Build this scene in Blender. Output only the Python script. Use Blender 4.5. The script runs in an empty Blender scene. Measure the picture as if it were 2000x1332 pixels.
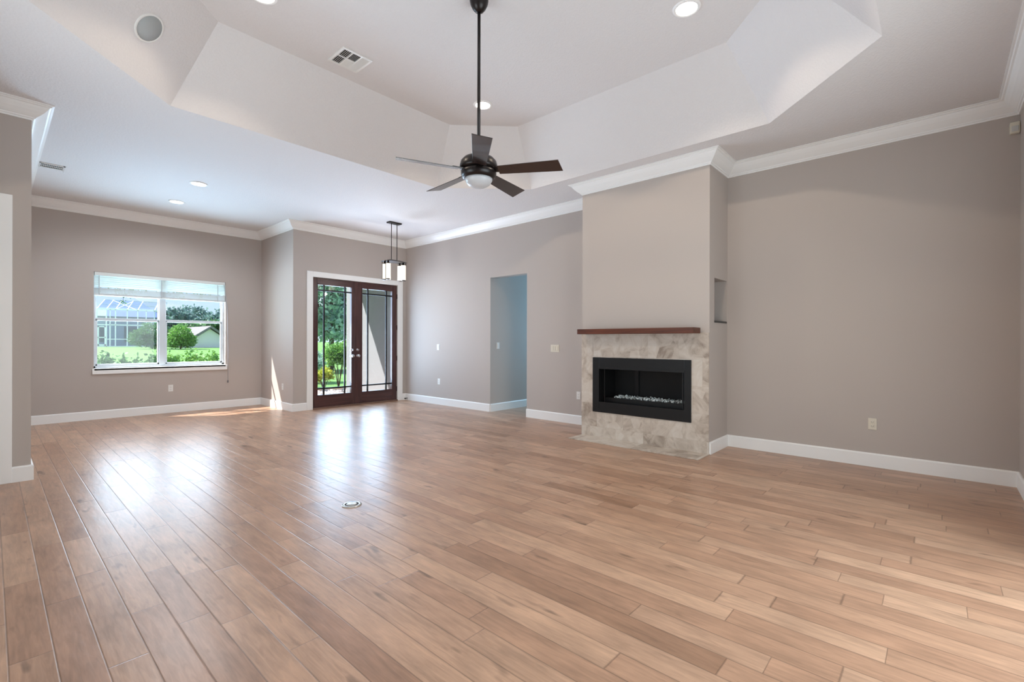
import bpy, bmesh, math, random
from mathutils import Vector, Matrix

random.seed(7)
PI = math.pi
SC = bpy.context.scene
COL = SC.collection

# ------------------------------------------------------------------ camera
CAM_H, YAW, ROLL, FPX = 1.25, math.radians(47.9), 0.00245, 922.0
cd = bpy.data.cameras.new('camera')
cd.sensor_fit = 'HORIZONTAL'; cd.sensor_width = 36.0
cd.lens = FPX / 2000.0 * 36.0
cd.shift_y = 0.5 / 2000.0
cd.clip_start = 0.02; cd.clip_end = 400
cam = bpy.data.objects.new('camera', cd); COL.objects.link(cam)
fw = Vector((math.sin(YAW), math.cos(YAW), 0)); r0 = Vector((math.cos(YAW), -math.sin(YAW), 0)); u0 = Vector((0, 0, 1))
rt = (r0 + ROLL * u0).normalized(); up = (u0 - ROLL * r0).normalized()
M = Matrix((rt, up, -fw)).transposed().to_4x4(); M.translation = (0, 0, CAM_H)
cam.matrix_world = M
SC.camera = cam

# ------------------------------------------------------------------ view, sky, sun, large daylight
SC.view_settings.view_transform = 'Standard'
SC.view_settings.look = 'None'
SC.view_settings.exposure = 0.0
SC.view_settings.gamma = 1.0
SC.view_settings.use_curve_mapping = False

OUT = 1.0
W = bpy.data.worlds.new('sky'); SC.world = W; W.use_nodes = True
nt = W.node_tree; nt.nodes.clear()
wo = nt.nodes.new('ShaderNodeOutputWorld'); bg = nt.nodes.new('ShaderNodeBackground')
tc = nt.nodes.new('ShaderNodeTexCoord'); sx = nt.nodes.new('ShaderNodeSeparateXYZ'); cr = nt.nodes.new('ShaderNodeValToRGB')
ns = nt.nodes.new('ShaderNodeTexNoise'); mp = nt.nodes.new('ShaderNodeMapping'); mx = nt.nodes.new('ShaderNodeMix'); mx.data_type = 'RGBA'
c2 = nt.nodes.new('ShaderNodeValToRGB')
nt.links.new(tc.outputs['Generated'], sx.inputs[0]); nt.links.new(sx.outputs['Z'], cr.inputs[0])
cr.color_ramp.elements[0].position = 0.0; cr.color_ramp.elements[0].color = (0.43, 0.58, 0.70, 1)
cr.color_ramp.elements[1].position = 0.6; cr.color_ramp.elements[1].color = (0.24, 0.46, 0.80, 1)
mp.inputs['Scale'].default_value = (2.2, 2.2, 6.0)
nt.links.new(tc.outputs['Generated'], mp.inputs[0]); nt.links.new(mp.outputs[0], ns.inputs['Vector'])
ns.inputs['Scale'].default_value = 2.4; ns.inputs['Detail'].default_value = 5
c2.color_ramp.elements[0].position = 0.45; c2.color_ramp.elements[1].position = 0.65
nt.links.new(ns.outputs['Fac'], c2.inputs[0]); nt.links.new(c2.outputs[0], mx.inputs['Factor'])
nt.links.new(cr.outputs[0], mx.inputs['A']); mx.inputs['B'].default_value = (0.60, 0.68, 0.74, 1)
nt.links.new(mx.outputs['Result'], bg.inputs['Color']); bg.inputs['Strength'].default_value = 1.6 * OUT
nt.links.new(bg.outputs[0], wo.inputs[0])

def sun_light():
    d = bpy.data.lights.new('sun', 'SUN'); d.energy = 12.0 * OUT; d.angle = math.radians(0.6); d.color = (1.0, 0.97, 0.92)
    o = bpy.data.objects.new('sun', d); COL.objects.link(o)
    o.rotation_euler = Vector((1.0, -0.79, -1.42)).to_track_quat('-Z', 'Y').to_euler()
sun_light()

def area(name, loc, direction, w, h, power, color, portal=False, spread=180):
    d = bpy.data.lights.new(name, 'AREA'); d.shape = 'RECTANGLE'; d.size = w; d.size_y = h
    d.energy = power; d.color = color; d.spread = math.radians(spread)
    o = bpy.data.objects.new(name, d); COL.objects.link(o); o.location = loc
    dv = Vector(direction)
    o.rotation_euler = dv.to_track_quat('-Z', 'Y').to_euler()
    if portal: d.cycles.is_portal = True
    return o
# daylight: patio doors of the left wall (behind the camera), front window, entry doors, plus an added hall fill.
# each opening gets a sky lamp (facing in) and a ground-bounce lamp (tilted up, narrower)
LP = {      # watts, colour
    'back_sky': (72, (0.88, 0.97, 1.0)), 'patio_sky': (3, (1.0, 0.97, 0.95)), 'patio_bounce': (18, (0.86, 0.95, 1.0)),
    'window_sky': (36, (0.84, 0.91, 1.0)), 'window_bounce': (72, (0.42, 0.71, 1.0)),
    'entry_sky': (96, (0.48, 0.72, 1.0)), 'entry_bounce': (36, (0.80, 0.86, 1.0)), 'hall': (58, (0.30, 0.67, 1.0)),
    'tray': (53, (1.0, 0.86, 0.68)), 'front': (68, (0.90, 0.94, 1.0)), 'pendant': (12, (0.95, 0.97, 1.0)),
}
area('patio_sky', (-0.86, 3.6, 1.25), (1, 0, -0.1), 1.9, 2.2, *LP['patio_sky'])
area('patio_bounce', (-0.86, 3.6, 1.2), (1, 0, 0.75), 1.9, 2.0, *LP['patio_bounce'], spread=110)
area('window_sky', (2.02, 10.2, 1.42), (0, -1, 0), 1.75, 1.05, *LP['window_sky'])
area('window_bounce', (2.02, 10.45, 1.2), (0, -1, 0.7), 1.9, 0.9, *LP['window_bounce'], spread=110)
area('entry_sky', (4.83, 8.75, 1.3), (0, -1, 0), 1.6, 2.0, *LP['entry_sky'])
area('entry_bounce', (4.83, 8.85, 1.0), (0, -1, 0.7), 1.6, 1.4, *LP['entry_bounce'], spread=110)
area('back_sky', (2.55, -0.62, 1.25), (0, 1, 0), 2.7, 2.2, *LP['back_sky'])
area('hall_fill', (9.15, 5.3, 1.6), (-1, 0, 0), 0.9, 1.4, *LP['hall'])  # added bluish fill lamp before the solid hall end wall, no window there

# ------------------------------------------------------------------ materials
def lin(c):
    return tuple(((v / 255.0) / 12.92 if v / 255.0 <= 0.04045 else ((v / 255.0 + 0.055) / 1.055) ** 2.4) for v in c)
MATS = {}
def mat(name, rgb, rough=0.5, metal=0.0, spec=0.5, bump=None, vary=None, trans=None, emit=None, coat=0.0):
    """rgb in sRGB 0-255. bump=(scale, strength, distance); vary=(scale, amount)."""
    if name in MATS: return MATS[name]
    m = bpy.data.materials.new(name); m.use_nodes = True; MATS[name] = m
    t = m.node_tree; b = t.nodes['Principled BSDF']
    col = lin(rgb) + (1,)
    b.inputs['Base Color'].default_value = col; b.inputs['Roughness'].default_value = rough
    b.inputs['Metallic'].default_value = metal; b.inputs['Specular IOR Level'].default_value = spec
    b.inputs['Coat Weight'].default_value = coat
    geo = t.nodes.new('ShaderNodeNewGeometry')
    if bump:
        n = t.nodes.new('ShaderNodeTexNoise'); n.inputs['Scale'].default_value = bump[0]; n.inputs['Detail'].default_value = 3
        bp = t.nodes.new('ShaderNodeBump'); bp.inputs['Strength'].default_value = bump[1]; bp.inputs['Distance'].default_value = bump[2]
        t.links.new(geo.outputs['Position'], n.inputs['Vector']); t.links.new(n.outputs['Fac'], bp.inputs['Height'])
        t.links.new(bp.outputs[0], b.inputs['Normal'])
    if vary:
        n = t.nodes.new('ShaderNodeTexNoise'); n.inputs['Scale'].default_value = vary[0]; n.inputs['Detail'].default_value = 4
        t.links.new(geo.outputs['Position'], n.inputs['Vector'])
        mr = t.nodes.new('ShaderNodeMapRange'); mr.inputs['From Min'].default_value = 0.25; mr.inputs['From Max'].default_value = 0.75
        mr.inputs['To Min'].default_value = 1 - vary[1]; mr.inputs['To Max'].default_value = 1 + vary[1]
        t.links.new(n.outputs['Fac'], mr.inputs['Value'])
        mul = t.nodes.new('ShaderNodeVectorMath'); mul.operation = 'SCALE'; mul.inputs[0].default_value = col[:3]
        t.links.new(mr.outputs[0], mul.inputs['Scale']); t.links.new(mul.outputs[0], b.inputs['Base Color'])
    if trans:   # thin translucent layer (slats, leaves)
        out = t.nodes['Material Output']; tr = t.nodes.new('ShaderNodeBsdfTranslucent'); ms = t.nodes.new('ShaderNodeMixShader')
        tr.inputs[0].default_value = col; ms.inputs[0].default_value = trans
        t.links.new(b.outputs[0], ms.inputs[1]); t.links.new(tr.outputs[0], ms.inputs[2]); t.links.new(ms.outputs[0], out.inputs[0])
    if emit:
        b.inputs['Emission Color'].default_value = lin(emit[0]) + (1,); b.inputs['Emission Strength'].default_value = emit[1]
    return m

def glass_mat(name='window_glass', tint=(1, 1, 1), refl=0.10):
    if name in MATS: return MATS[name]
    m = bpy.data.materials.new(name); m.use_nodes = True; MATS[name] = m
    t = m.node_tree; t.nodes.clear(); out = t.nodes.new('ShaderNodeOutputMaterial')
    tr = t.nodes.new('ShaderNodeBsdfTransparent'); gl = t.nodes.new('ShaderNodeBsdfGlossy'); ms = t.nodes.new('ShaderNodeMixShader')
    lw = t.nodes.new('ShaderNodeLayerWeight'); lw.inputs['Blend'].default_value = 0.5
    pw = t.nodes.new('ShaderNodeMath'); pw.operation = 'POWER'; pw.inputs[1].default_value = 5.0
    sc = t.nodes.new('ShaderNodeMath'); sc.operation = 'MULTIPLY_ADD'; sc.inputs[1].default_value = 0.9; sc.inputs[2].default_value = 0.03
    t.links.new(lw.outputs['Facing'], pw.inputs[0]); t.links.new(pw.outputs[0], sc.inputs[0])
    tr.inputs[0].default_value = tint + (1,); gl.inputs['Roughness'].default_value = 0.01
    t.links.new(sc.outputs[0], ms.inputs[0])
    t.links.new(tr.outputs[0], ms.inputs[1]); t.links.new(gl.outputs[0], ms.inputs[2]); t.links.new(ms.outputs[0], out.inputs[0])
    return m

def math_node(t, op, a=None, b=None, c=None):
    n = t.nodes.new('ShaderNodeMath'); n.operation = op
    for i, v in enumerate((a, b, c)):
        if v is None: continue
        if isinstance(v, (int, float)): n.inputs[i].default_value = v
        else: t.links.new(v, n.inputs[i])
    return n.outputs[0]

def floor_mat():
    m = bpy.data.materials.new('maple_planks'); m.use_nodes = True
    t = m.node_tree; b = t.nodes['Principled BSDF']; L = t.links.new
    geo = t.nodes.new('ShaderNodeNewGeometry'); sep = t.nodes.new('ShaderNodeSeparateXYZ'); L(geo.outputs['Position'], sep.inputs[0])
    X, Y = sep.outputs['X'], sep.outputs['Y']
    PW = 0.127
    u = math_node(t, 'DIVIDE', math_node(t, 'ADD', X, 5.03), PW)
    row = math_node(t, 'FLOOR', u); fu = math_node(t, 'SUBTRACT', u, row)
    wr = t.nodes.new('ShaderNodeTexWhiteNoise'); wr.noise_dimensions = '1D'; L(row, wr.inputs['W'])
    wr2 = t.nodes.new('ShaderNodeTexWhiteNoise'); wr2.noise_dimensions = '1D'; L(math_node(t, 'ADD', row, 77.7), wr2.inputs['W'])
    ln = math_node(t, 'MULTIPLY_ADD', wr2.outputs['Value'], 0.55, 0.65)
    v = math_node(t, 'ADD', math_node(t, 'DIVIDE', math_node(t, 'ADD', Y, 20.0), ln), math_node(t, 'MULTIPLY', wr.outputs['Value'], 9.0))
    # uneven lengths: bend the coordinate with a slow wave that differs per row
    v = math_node(t, 'ADD', v, math_node(t, 'MULTIPLY', math_node(t, 'SINE', math_node(t, 'MULTIPLY_ADD', v, 1.7, math_node(t, 'MULTIPLY', row, 2.1))), 0.28))
    pl = math_node(t, 'FLOOR', v); fv = math_node(t, 'SUBTRACT', v, pl)
    cmb = t.nodes.new('ShaderNodeCombineXYZ'); L(row, cmb.inputs[0]); L(pl, cmb.inputs[1])
    wid = t.nodes.new('ShaderNodeTexWhiteNoise'); wid.noise_dimensions = '2D'; L(cmb.outputs[0], wid.inputs['Vector'])
    # distance to the long and short joints in metres
    du = math_node(t, 'MULTIPLY', math_node(t, 'MINIMUM', fu, math_node(t, 'SUBTRACT', 1.0, fu)), PW)
    dv = math_node(t, 'MULTIPLY', math_node(t, 'MINIMUM', fv, math_node(t, 'SUBTRACT', 1.0, fv)), ln)
    dj = math_node(t, 'MINIMUM', du, dv)
    groove = t.nodes.new('ShaderNodeMapRange'); groove.inputs['From Min'].default_value = 0.0006; groove.inputs['From Max'].default_value = 0.0042
    L(dj, groove.inputs['Value'])
    # grain
    off = t.nodes.new('ShaderNodeVectorMath'); off.operation = 'SCALE'; L(wid.outputs['Color'], off.inputs[0]); off.inputs['Scale'].default_value = 40
    pos = t.nodes.new('ShaderNodeVectorMath'); pos.operation = 'ADD'; L(geo.outputs['Position'], pos.inputs[0]); L(off.outputs[0], pos.inputs[1])
    mp1 = t.nodes.new('ShaderNodeMapping'); mp1.inputs['Scale'].default_value = (1.0, 0.10, 1.0); L(pos.outputs[0], mp1.inputs[0])
    g1 = t.nodes.new('ShaderNodeTexNoise'); g1.inputs['Scale'].default_value = 55; g1.inputs['Detail'].default_value = 6; g1.inputs['Roughness'].default_value = 0.6; g1.inputs['Distortion'].default_value = 0.7
    L(mp1.outputs[0], g1.inputs['Vector'])
    mp2 = t.nodes.new('ShaderNodeMapping'); mp2.inputs['Scale'].default_value = (1.0, 0.35, 1.0); L(pos.outputs[0], mp2.inputs[0])
    g2 = t.nodes.new('ShaderNodeTexNoise'); g2.inputs['Scale'].default_value = 9; g2.inputs['Detail'].default_value = 4; L(mp2.outputs[0], g2.inputs['Vector'])
    ramp = t.nodes.new('ShaderNodeValToRGB'); L(wid.outputs['Value'], ramp.inputs[0])
    e = ramp.color_ramp.elements
    e[0].position = 0.0; e[0].color = lin((156, 120, 96)) + (1,)
    e[1].position = 1.0; e[1].color = lin((190, 154, 128)) + (1,)
    for p, c in ((0.05, (168, 131, 107)), (0.35, (176, 139, 114)), (0.7, (183, 147, 122))):
        n = ramp.color_ramp.elements.new(p); n.color = lin(c) + (1,)
    tone = math_node(t, 'ADD', math_node(t, 'MULTIPLY_ADD', math_node(t, 'SUBTRACT', g1.outputs['Fac'], 0.5), 0.85, 1.0),
                     math_node(t, 'MULTIPLY', math_node(t, 'SUBTRACT', g2.outputs['Fac'], 0.5), 0.75))
    # knots and mineral streaks
    mp3 = t.nodes.new('ShaderNodeMapping'); mp3.inputs['Scale'].default_value = (1.0, 0.28, 1.0); L(pos.outputs[0], mp3.inputs[0])
    kz = t.nodes.new('ShaderNodeTexNoise'); kz.inputs['Scale'].default_value = 13; kz.inputs['Detail'].default_value = 2; L(mp3.outputs[0], kz.inputs['Vector'])
    kn = t.nodes.new('ShaderNodeMapRange'); kn.inputs['From Min'].default_value = 0.655; kn.inputs['From Max'].default_value = 0.76
    kn.inputs['To Min'].default_value = 1.0; kn.inputs['To Max'].default_value = 0.5; L(kz.outputs['Fac'], kn.inputs['Value'])
    tone = math_node(t, 'MULTIPLY', tone, kn.outputs[0])
    tone = math_node(t, 'MULTIPLY', tone, math_node(t, 'MULTIPLY_ADD', groove.outputs[0], 0.42, 0.58))
    sc = t.nodes.new('ShaderNodeVectorMath'); sc.operation = 'SCALE'; L(ramp.outputs[0], sc.inputs[0]); L(tone, sc.inputs['Scale'])
    L(sc.outputs[0], b.inputs['Base Color'])
    rg = math_node(t, 'MULTIPLY_ADD', g2.outputs['Fac'], 0.08, 0.282)
    L(rg, b.inputs['Roughness']); b.inputs['Specular IOR Level'].default_value = 0.5
    # hand scraped relief
    mp4 = t.nodes.new('ShaderNodeMapping'); mp4.inputs['Scale'].default_value = (1.0, 0.22, 1.0); L(pos.outputs[0], mp4.inputs[0])
    g3 = t.nodes.new('ShaderNodeTexNoise'); g3.inputs['Scale'].default_value = 26; g3.inputs['Detail'].default_value = 1.5; L(mp4.outputs[0], g3.inputs['Vector'])
    hgt = math_node(t, 'ADD', math_node(t, 'MULTIPLY', groove.outputs[0], 0.0010), math_node(t, 'MULTIPLY', g3.outputs['Fac'], 0.0016))
    tilt = math_node(t, 'MULTIPLY', math_node(t, 'MULTIPLY', math_node(t, 'SUBTRACT', wid.outputs['Value'], 0.5), fu), 0.0006)
    bp = t.nodes.new('ShaderNodeBump'); bp.inputs['Strength'].default_value = 0.6; bp.inputs['Distance'].default_value = 1.0
    L(math_node(t, 'ADD', hgt, tilt), bp.inputs['Height']); L(bp.outputs[0], b.inputs['Normal'])
    return m

def ceiling_mat():
    m = bpy.data.materials.new('knockdown_ceiling'); m.use_nodes = True; t = m.node_tree; b = t.nodes['Principled BSDF']
    b.inputs['Base Color'].default_value = lin((226, 222, 221)) + (1,); b.inputs['Roughness'].default_value = 0.75
    geo = t.nodes.new('ShaderNodeNewGeometry'); n = t.nodes.new('ShaderNodeTexNoise'); n.inputs['Scale'].default_value = 55; n.inputs['Detail'].default_value = 3
    r = t.nodes.new('ShaderNodeValToRGB'); r.color_ramp.elements[0].position = 0.42; r.color_ramp.elements[1].position = 0.58
    bp = t.nodes.new('ShaderNodeBump'); bp.inputs['Strength'].default_value = 0.35; bp.inputs['Distance'].default_value = 0.004
    t.links.new(geo.outputs['Position'], n.inputs['Vector']); t.links.new(n.outputs['Fac'], r.inputs[0]); t.links.new(r.outputs[0], bp.inputs['Height'])
    t.links.new(bp.outputs[0], b.inputs['Normal'])
    return m

def tile_mat():
    m = bpy.data.materials.new('travertine_tile'); m.use_nodes = True; t = m.node_tree; b = t.nodes['Principled BSDF']; L = t.links.new
    geo = t.nodes.new('ShaderNodeNewGeometry'); sep = t.nodes.new('ShaderNodeSeparateXYZ'); L(geo.outputs['Position'], sep.inputs[0])
    # tiles in the plane of the surround (Y, Z); the hearth takes its rows from X
    S = 0.305
    zz = math_node(t, 'ADD', sep.outputs['Z'], math_node(t, 'MULTIPLY', sep.outputs['X'], 0.0))
    rv = math_node(t, 'DIVIDE', math_node(t, 'ADD', zz, 0.17), S); row = math_node(t, 'FLOOR', rv); fv = math_node(t, 'SUBTRACT', rv, row)
    cu = math_node(t, 'DIVIDE', math_node(t, 'ADD', sep.outputs['Y'], math_node(t, 'MULTIPLY', row, 0.11)), S * 1.25)
    colu = math_node(t, 'FLOOR', cu); fu = math_node(t, 'SUBTRACT', cu, colu)
    cmb = t.nodes.new('ShaderNodeCombineXYZ'); L(row, cmb.inputs[0]); L(colu, cmb.inputs[1])
    wn = t.nodes.new('ShaderNodeTexWhiteNoise'); wn.noise_dimensions = '2D'; L(cmb.outputs[0], wn.inputs['Vector'])
    off = t.nodes.new('ShaderNodeVectorMath'); off.operation = 'SCALE'; L(wn.outputs['Color'], off.inputs[0]); off.inputs['Scale'].default_value = 9
    pos = t.nodes.new('ShaderNodeVectorMath'); pos.operation = 'ADD'; L(geo.outputs['Position'], pos.inputs[0]); L(off.outputs[0], pos.inputs[1])
    n1 = t.nodes.new('ShaderNodeTexNoise'); n1.inputs['Scale'].default_value = 4.5; n1.inputs['Detail'].default_value = 8; n1.inputs['Roughness'].default_value = 0.62; n1.inputs['Distortion'].default_value = 1.4
    L(pos.outputs[0], n1.inputs['Vector'])
    vo = t.nodes.new('ShaderNodeTexVoronoi'); vo.inputs['Scale'].default_value = 6.5; L(pos.outputs[0], vo.inputs['Vector'])
    vs = t.nodes.new('ShaderNodeSeparateColor'); L(vo.outputs['Color'], vs.inputs[0])
    f = math_node(t, 'ADD', math_node(t, 'MULTIPLY', n1.outputs['Fac'], 1.0), math_node(t, 'ADD', math_node(t, 'MULTIPLY', wn.outputs['Value'], 0.16), math_node(t, 'MULTIPLY', vs.outputs[0], 0.2)))
    r = t.nodes.new('ShaderNodeValToRGB'); L(f, r.inputs[0]); e = r.color_ramp.elements
    e[0].position = 0.38; e[0].color = lin((146, 130, 116)) + (1,); e[1].position = 0.95; e[1].color = lin((214, 206, 196)) + (1,)
    n = e.new(0.56); n.color = lin((186, 172, 158)) + (1,)
    n = e.new(0.72); n.color = lin((204, 192, 179)) + (1,)
    g = math_node(t, 'MINIMUM', math_node(t, 'MINIMUM', fu, math_node(t, 'SUBTRACT', 1.0, fu)), math_node(t, 'MINIMUM', fv, math_node(t, 'SUBTRACT', 1.0, fv)))
    gr = t.nodes.new('ShaderNodeMapRange'); gr.inputs['From Min'].default_value = 0.002; gr.inputs['From Max'].default_value = 0.009; L(g, gr.inputs['Value'])
    mix = t.nodes.new('ShaderNodeMix'); mix.data_type = 'RGBA'; L(gr.outputs[0], mix.inputs['Factor']); mix.inputs['A'].default_value = lin((196, 184, 170)) + (1,)
    L(r.outputs[0], mix.inputs['B']); L(mix.outputs['Result'], b.inputs['Base Color'])
    b.inputs['Roughness'].default_value = 0.42
    bp = t.nodes.new('ShaderNodeBump'); bp.inputs['Strength'].default_value = 0.4; bp.inputs['Distance'].default_value = 0.003
    L(gr.outputs[0], bp.inputs['Height']); L(bp.outputs[0], b.inputs['Normal'])
    return m

def wood_mat(name, dark, light, axis='Y', scale=30, rough=0.4):
    m = bpy.data.materials.new(name); m.use_nodes = True; t = m.node_tree; b = t.nodes['Principled BSDF']
    geo = t.nodes.new('ShaderNodeNewGeometry'); mpn = t.nodes.new('ShaderNodeMapping')
    s = {'X': (0.07, 1, 1), 'Y': (1, 0.07, 1), 'Z': (1, 1, 0.07)}[axis]; mpn.inputs['Scale'].default_value = s
    n = t.nodes.new('ShaderNodeTexNoise'); n.inputs['Scale'].default_value = scale; n.inputs['Detail'].default_value = 5; n.inputs['Distortion'].default_value = 0.6
    r = t.nodes.new('ShaderNodeValToRGB'); r.color_ramp.elements[0].position = 0.3; r.color_ramp.elements[1].position = 0.7
    r.color_ramp.elements[0].color = lin(dark) + (1,); r.color_ramp.elements[1].color = lin(light) + (1,)
    t.links.new(geo.outputs['Position'], mpn.inputs[0]); t.links.new(mpn.outputs[0], n.inputs['Vector']); t.links.new(n.outputs['Fac'], r.inputs[0])
    t.links.new(r.outputs[0], b.inputs['Base Color']); b.inputs['Roughness'].default_value = rough
    return m

def leaf_mat(name, a, bcol):
    m = bpy.data.materials.new(name); m.use_nodes = True; t = m.node_tree; b = t.nodes['Principled BSDF']
    geo = t.nodes.new('ShaderNodeNewGeometry'); r = t.nodes.new('ShaderNodeValToRGB')
    r.color_ramp.elements[0].color = lin(a) + (1,); r.color_ramp.elements[1].color = lin(bcol) + (1,)
    t.links.new(geo.outputs['Random Per Island'], r.inputs[0]); t.links.new(r.outputs[0], b.inputs['Base Color'])
    b.inputs['Roughness'].default_value = 0.5
    out = t.nodes['Material Output']; tr = t.nodes.new('ShaderNodeBsdfTranslucent'); ms = t.nodes.new('ShaderNodeMixShader'); ms.inputs[0].default_value = 0.35
    t.links.new(r.outputs[0], tr.inputs[0]); t.links.new(b.outputs[0], ms.inputs[1]); t.links.new(tr.outputs[0], ms.inputs[2]); t.links.new(ms.outputs[0], out.inputs[0])
    return m

WALL = mat('wall_paint', (190, 180, 173), 0.7, spec=0.3, bump=(90, 0.15, 0.002))
TRIM = mat('trim_paint', (246, 245, 243), 0.35)
CEIL = ceiling_mat()
FLOOR = floor_mat()
TILE = tile_mat()
GLASS = glass_mat()
WHITE = mat('white_plastic', (232, 230, 226), 0.35)
IVORY = mat('ivory_plastic', (222, 214, 198), 0.35)
DARKSLOT = mat('dark_slot', (40, 38, 36), 0.6)
BRONZE = mat('dark_bronze', (34, 28, 27), 0.32, metal=0.35)
BLADE = mat('dark_walnut_blade', (44, 32, 30), 0.24, spec=0.6, coat=0.3)
BLACK = mat('black_metal', (13, 13, 14), 0.42, metal=0.2)
SOOT = mat('firebox_black', (7, 7, 8), 0.6)
CHROME = mat('satin_nickel', (205, 205, 208), 0.22, metal=1.0)
FROST = mat('frosted_bowl_glass', (205, 208, 212), 0.3)
SHADE = mat('lit_pendant_glass', (255, 246, 228), 0.4, emit=((255, 240, 214), 1.6))
LENS = mat('lit_downlight_lens', (255, 250, 240), 0.4, emit=((255, 247, 232), 9.0))
DOORW = wood_mat('mahogany_door', (58, 32, 30), (86, 52, 48), 'Z', 28, 0.35)
DOORH = wood_mat('mahogany_rail', (58, 32, 30), (86, 52, 48), 'X', 28, 0.35)
MANTEL = wood_mat('mantel_wood', (72, 34, 18), (108, 54, 30), 'Y', 30, 0.4)
CAME = mat('dark_came', (30, 26, 28), 0.4, metal=0.6)
VINYL = mat('window_vinyl', (214, 222, 228), 0.4)
SLAT = mat('blind_slat', (240, 244, 242), 0.5, trans=0.45)
STUCCO = mat('porch_stucco', (138, 140, 144), 0.85, bump=(60, 0.4, 0.005))
CONC = mat('porch_concrete', (140, 138, 136), 0.8, vary=(3, 0.08))
LAWN = mat('lawn_grass', (102, 146, 76), 0.9, vary=(1.2, 0.22), bump=(40, 0.5, 0.03))
SOIL = mat('planting_bed', (120, 100, 84), 0.9, vary=(8, 0.3))
ROCK = mat('river_rock', (186, 176, 172), 0.7, vary=(14, 0.25))
BARK = mat('bark', (96, 80, 66), 0.9, bump=(30, 0.5, 0.02))
LEAF_D = leaf_mat('leaf_dark', (58, 96, 60), (112, 158, 104))
LEAF_T = leaf_mat('leaf_teal', (122, 160, 146), (188, 220, 202))
LEAF_Y = leaf_mat('leaf_yellow', (136, 160, 40), (214, 214, 96))
LEAF_G = leaf_mat('leaf_green', (70, 130, 52), (150, 196, 100))
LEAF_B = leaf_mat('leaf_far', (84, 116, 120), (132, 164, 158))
ALU = mat('white_aluminium', (232, 240, 246), 0.4)
SCREEN = glass_mat('insect_screen', (0.72, 0.78, 0.84))
ROOFT = mat('grey_shingle', (126, 124, 126), 0.9, vary=(6, 0.12))
HOUSE = mat('pale_house_wall', (240, 234, 236), 0.85)
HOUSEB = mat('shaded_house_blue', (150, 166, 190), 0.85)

# ------------------------------------------------------------------ mesh helpers
class MB:
    def __init__(s): s.v = []; s.f = []; s.sm = []
    def add(s, vs, fs, smooth=False):
        n = len(s.v); s.v += [tuple(v) for v in vs]
        for f in fs: s.f.append([i + n for i in f]); s.sm.append(smooth)
        return s
    def box(s, x0, x1, y0, y1, z0, z1):
        return s.add([(x0, y0, z0), (x1, y0, z0), (x1, y1, z0), (x0, y1, z0), (x0, y0, z1), (x1, y0, z1), (x1, y1, z1), (x0, y1, z1)],
                     [(0, 3, 2, 1), (4, 5, 6, 7), (0, 1, 5, 4), (1, 2, 6, 5), (2, 3, 7, 6), (3, 0, 4, 7)])
    def bar(s, a, b, w, h, upv=(0, 0, 1)):
        a, b = Vector(a), Vector(b); d = (b - a).normalized(); u = Vector(upv)
        if abs(d.dot(u)) > 0.98: u = Vector((1, 0, 0))
        sd = d.cross(u).normalized(); u = sd.cross(d)
        c = [sd * w / 2 * i + u * h / 2 * j for i, j in ((-1, -1), (1, -1), (1, 1), (-1, 1))]
        return s.add([a + k for k in c] + [b + k for k in c], [(3, 2, 1, 0), (4, 5, 6, 7), (0, 1, 5, 4), (1, 2, 6, 5), (2, 3, 7, 6), (3, 0, 4, 7)])
    def lathe(s, prof, c=(0, 0, 0), n=32, smooth=True, cap=True):
        c = Vector(c); vs = []; fs = []
        for r, z in prof:
            for k in range(n):
                a = 2 * PI * k / n; vs.append(c + Vector((r * math.cos(a), r * math.sin(a), z)))
        for i in range(len(prof) - 1):
            for k in range(n):
                k2 = (k + 1) % n; fs.append((i * n + k, i * n + k2, (i + 1) * n + k2, (i + 1) * n + k))
        if cap:
            fs.append(tuple(range(n - 1, -1, -1))); m = (len(prof) - 1) * n; fs.append(tuple(m + k for k in range(n)))
        return s.add(vs, fs, smooth)
    def tube(s, pts, r, n=8):
        pts = [Vector(p) for p in pts]; vs = []; fs = []
        rs = r if isinstance(r, (list, tuple)) else [r] * len(pts)
        for i, p in enumerate(pts):
            d = (pts[min(i + 1, len(pts) - 1)] - pts[max(i - 1, 0)]).normalized()
            u = Vector((0, 0, 1)) if abs(d.z) < 0.95 else Vector((1, 0, 0)); a = d.cross(u).normalized(); b = d.cross(a)
            for k in range(n):
                t = 2 * PI * k / n; vs.append(p + (a * math.cos(t) + b * math.sin(t)) * rs[i])
        for i in range(len(pts) - 1):
            for k in range(n):
                k2 = (k + 1) % n; fs.append((i * n + k, i * n + k2, (i + 1) * n + k2, (i + 1) * n + k))
        fs.append(tuple(range(n - 1, -1, -1))); m = (len(pts) - 1) * n; fs.append(tuple(m + k for k in range(n)))
        return s.add(vs, fs, True)
    def prism(s, poly, z0, z1):
        n = len(poly); vs = [(x, y, z0) for x, y in poly] + [(x, y, z1) for x, y in poly]
        return s.add(vs, [tuple(range(n - 1, -1, -1)), tuple(range(n, 2 * n))] + [(i, (i + 1) % n, n + (i + 1) % n, n + i) for i in range(n)])
    def build(s, name, m, parent=None, bevel=0.0, loc=None):
        me = bpy.data.meshes.new(name); me.from_pydata([tuple(v) for v in s.v], [], s.f)
        for p, k in zip(me.polygons, s.sm): p.use_smooth = k
        bm = bmesh.new(); bm.from_mesh(me); bmesh.ops.recalc_face_normals(bm, faces=bm.faces[:]); bm.to_mesh(me); bm.free()
        me.materials.append(m)
        o = bpy.data.objects.new(name, me); COL.objects.link(o)
        if parent: o.parent = parent
        if loc: o.location = loc
        if bevel:
            md = o.modifiers.new('bevel', 'BEVEL'); md.width = bevel; md.segments = 2; md.limit_method = 'ANGLE'
        return o

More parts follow.
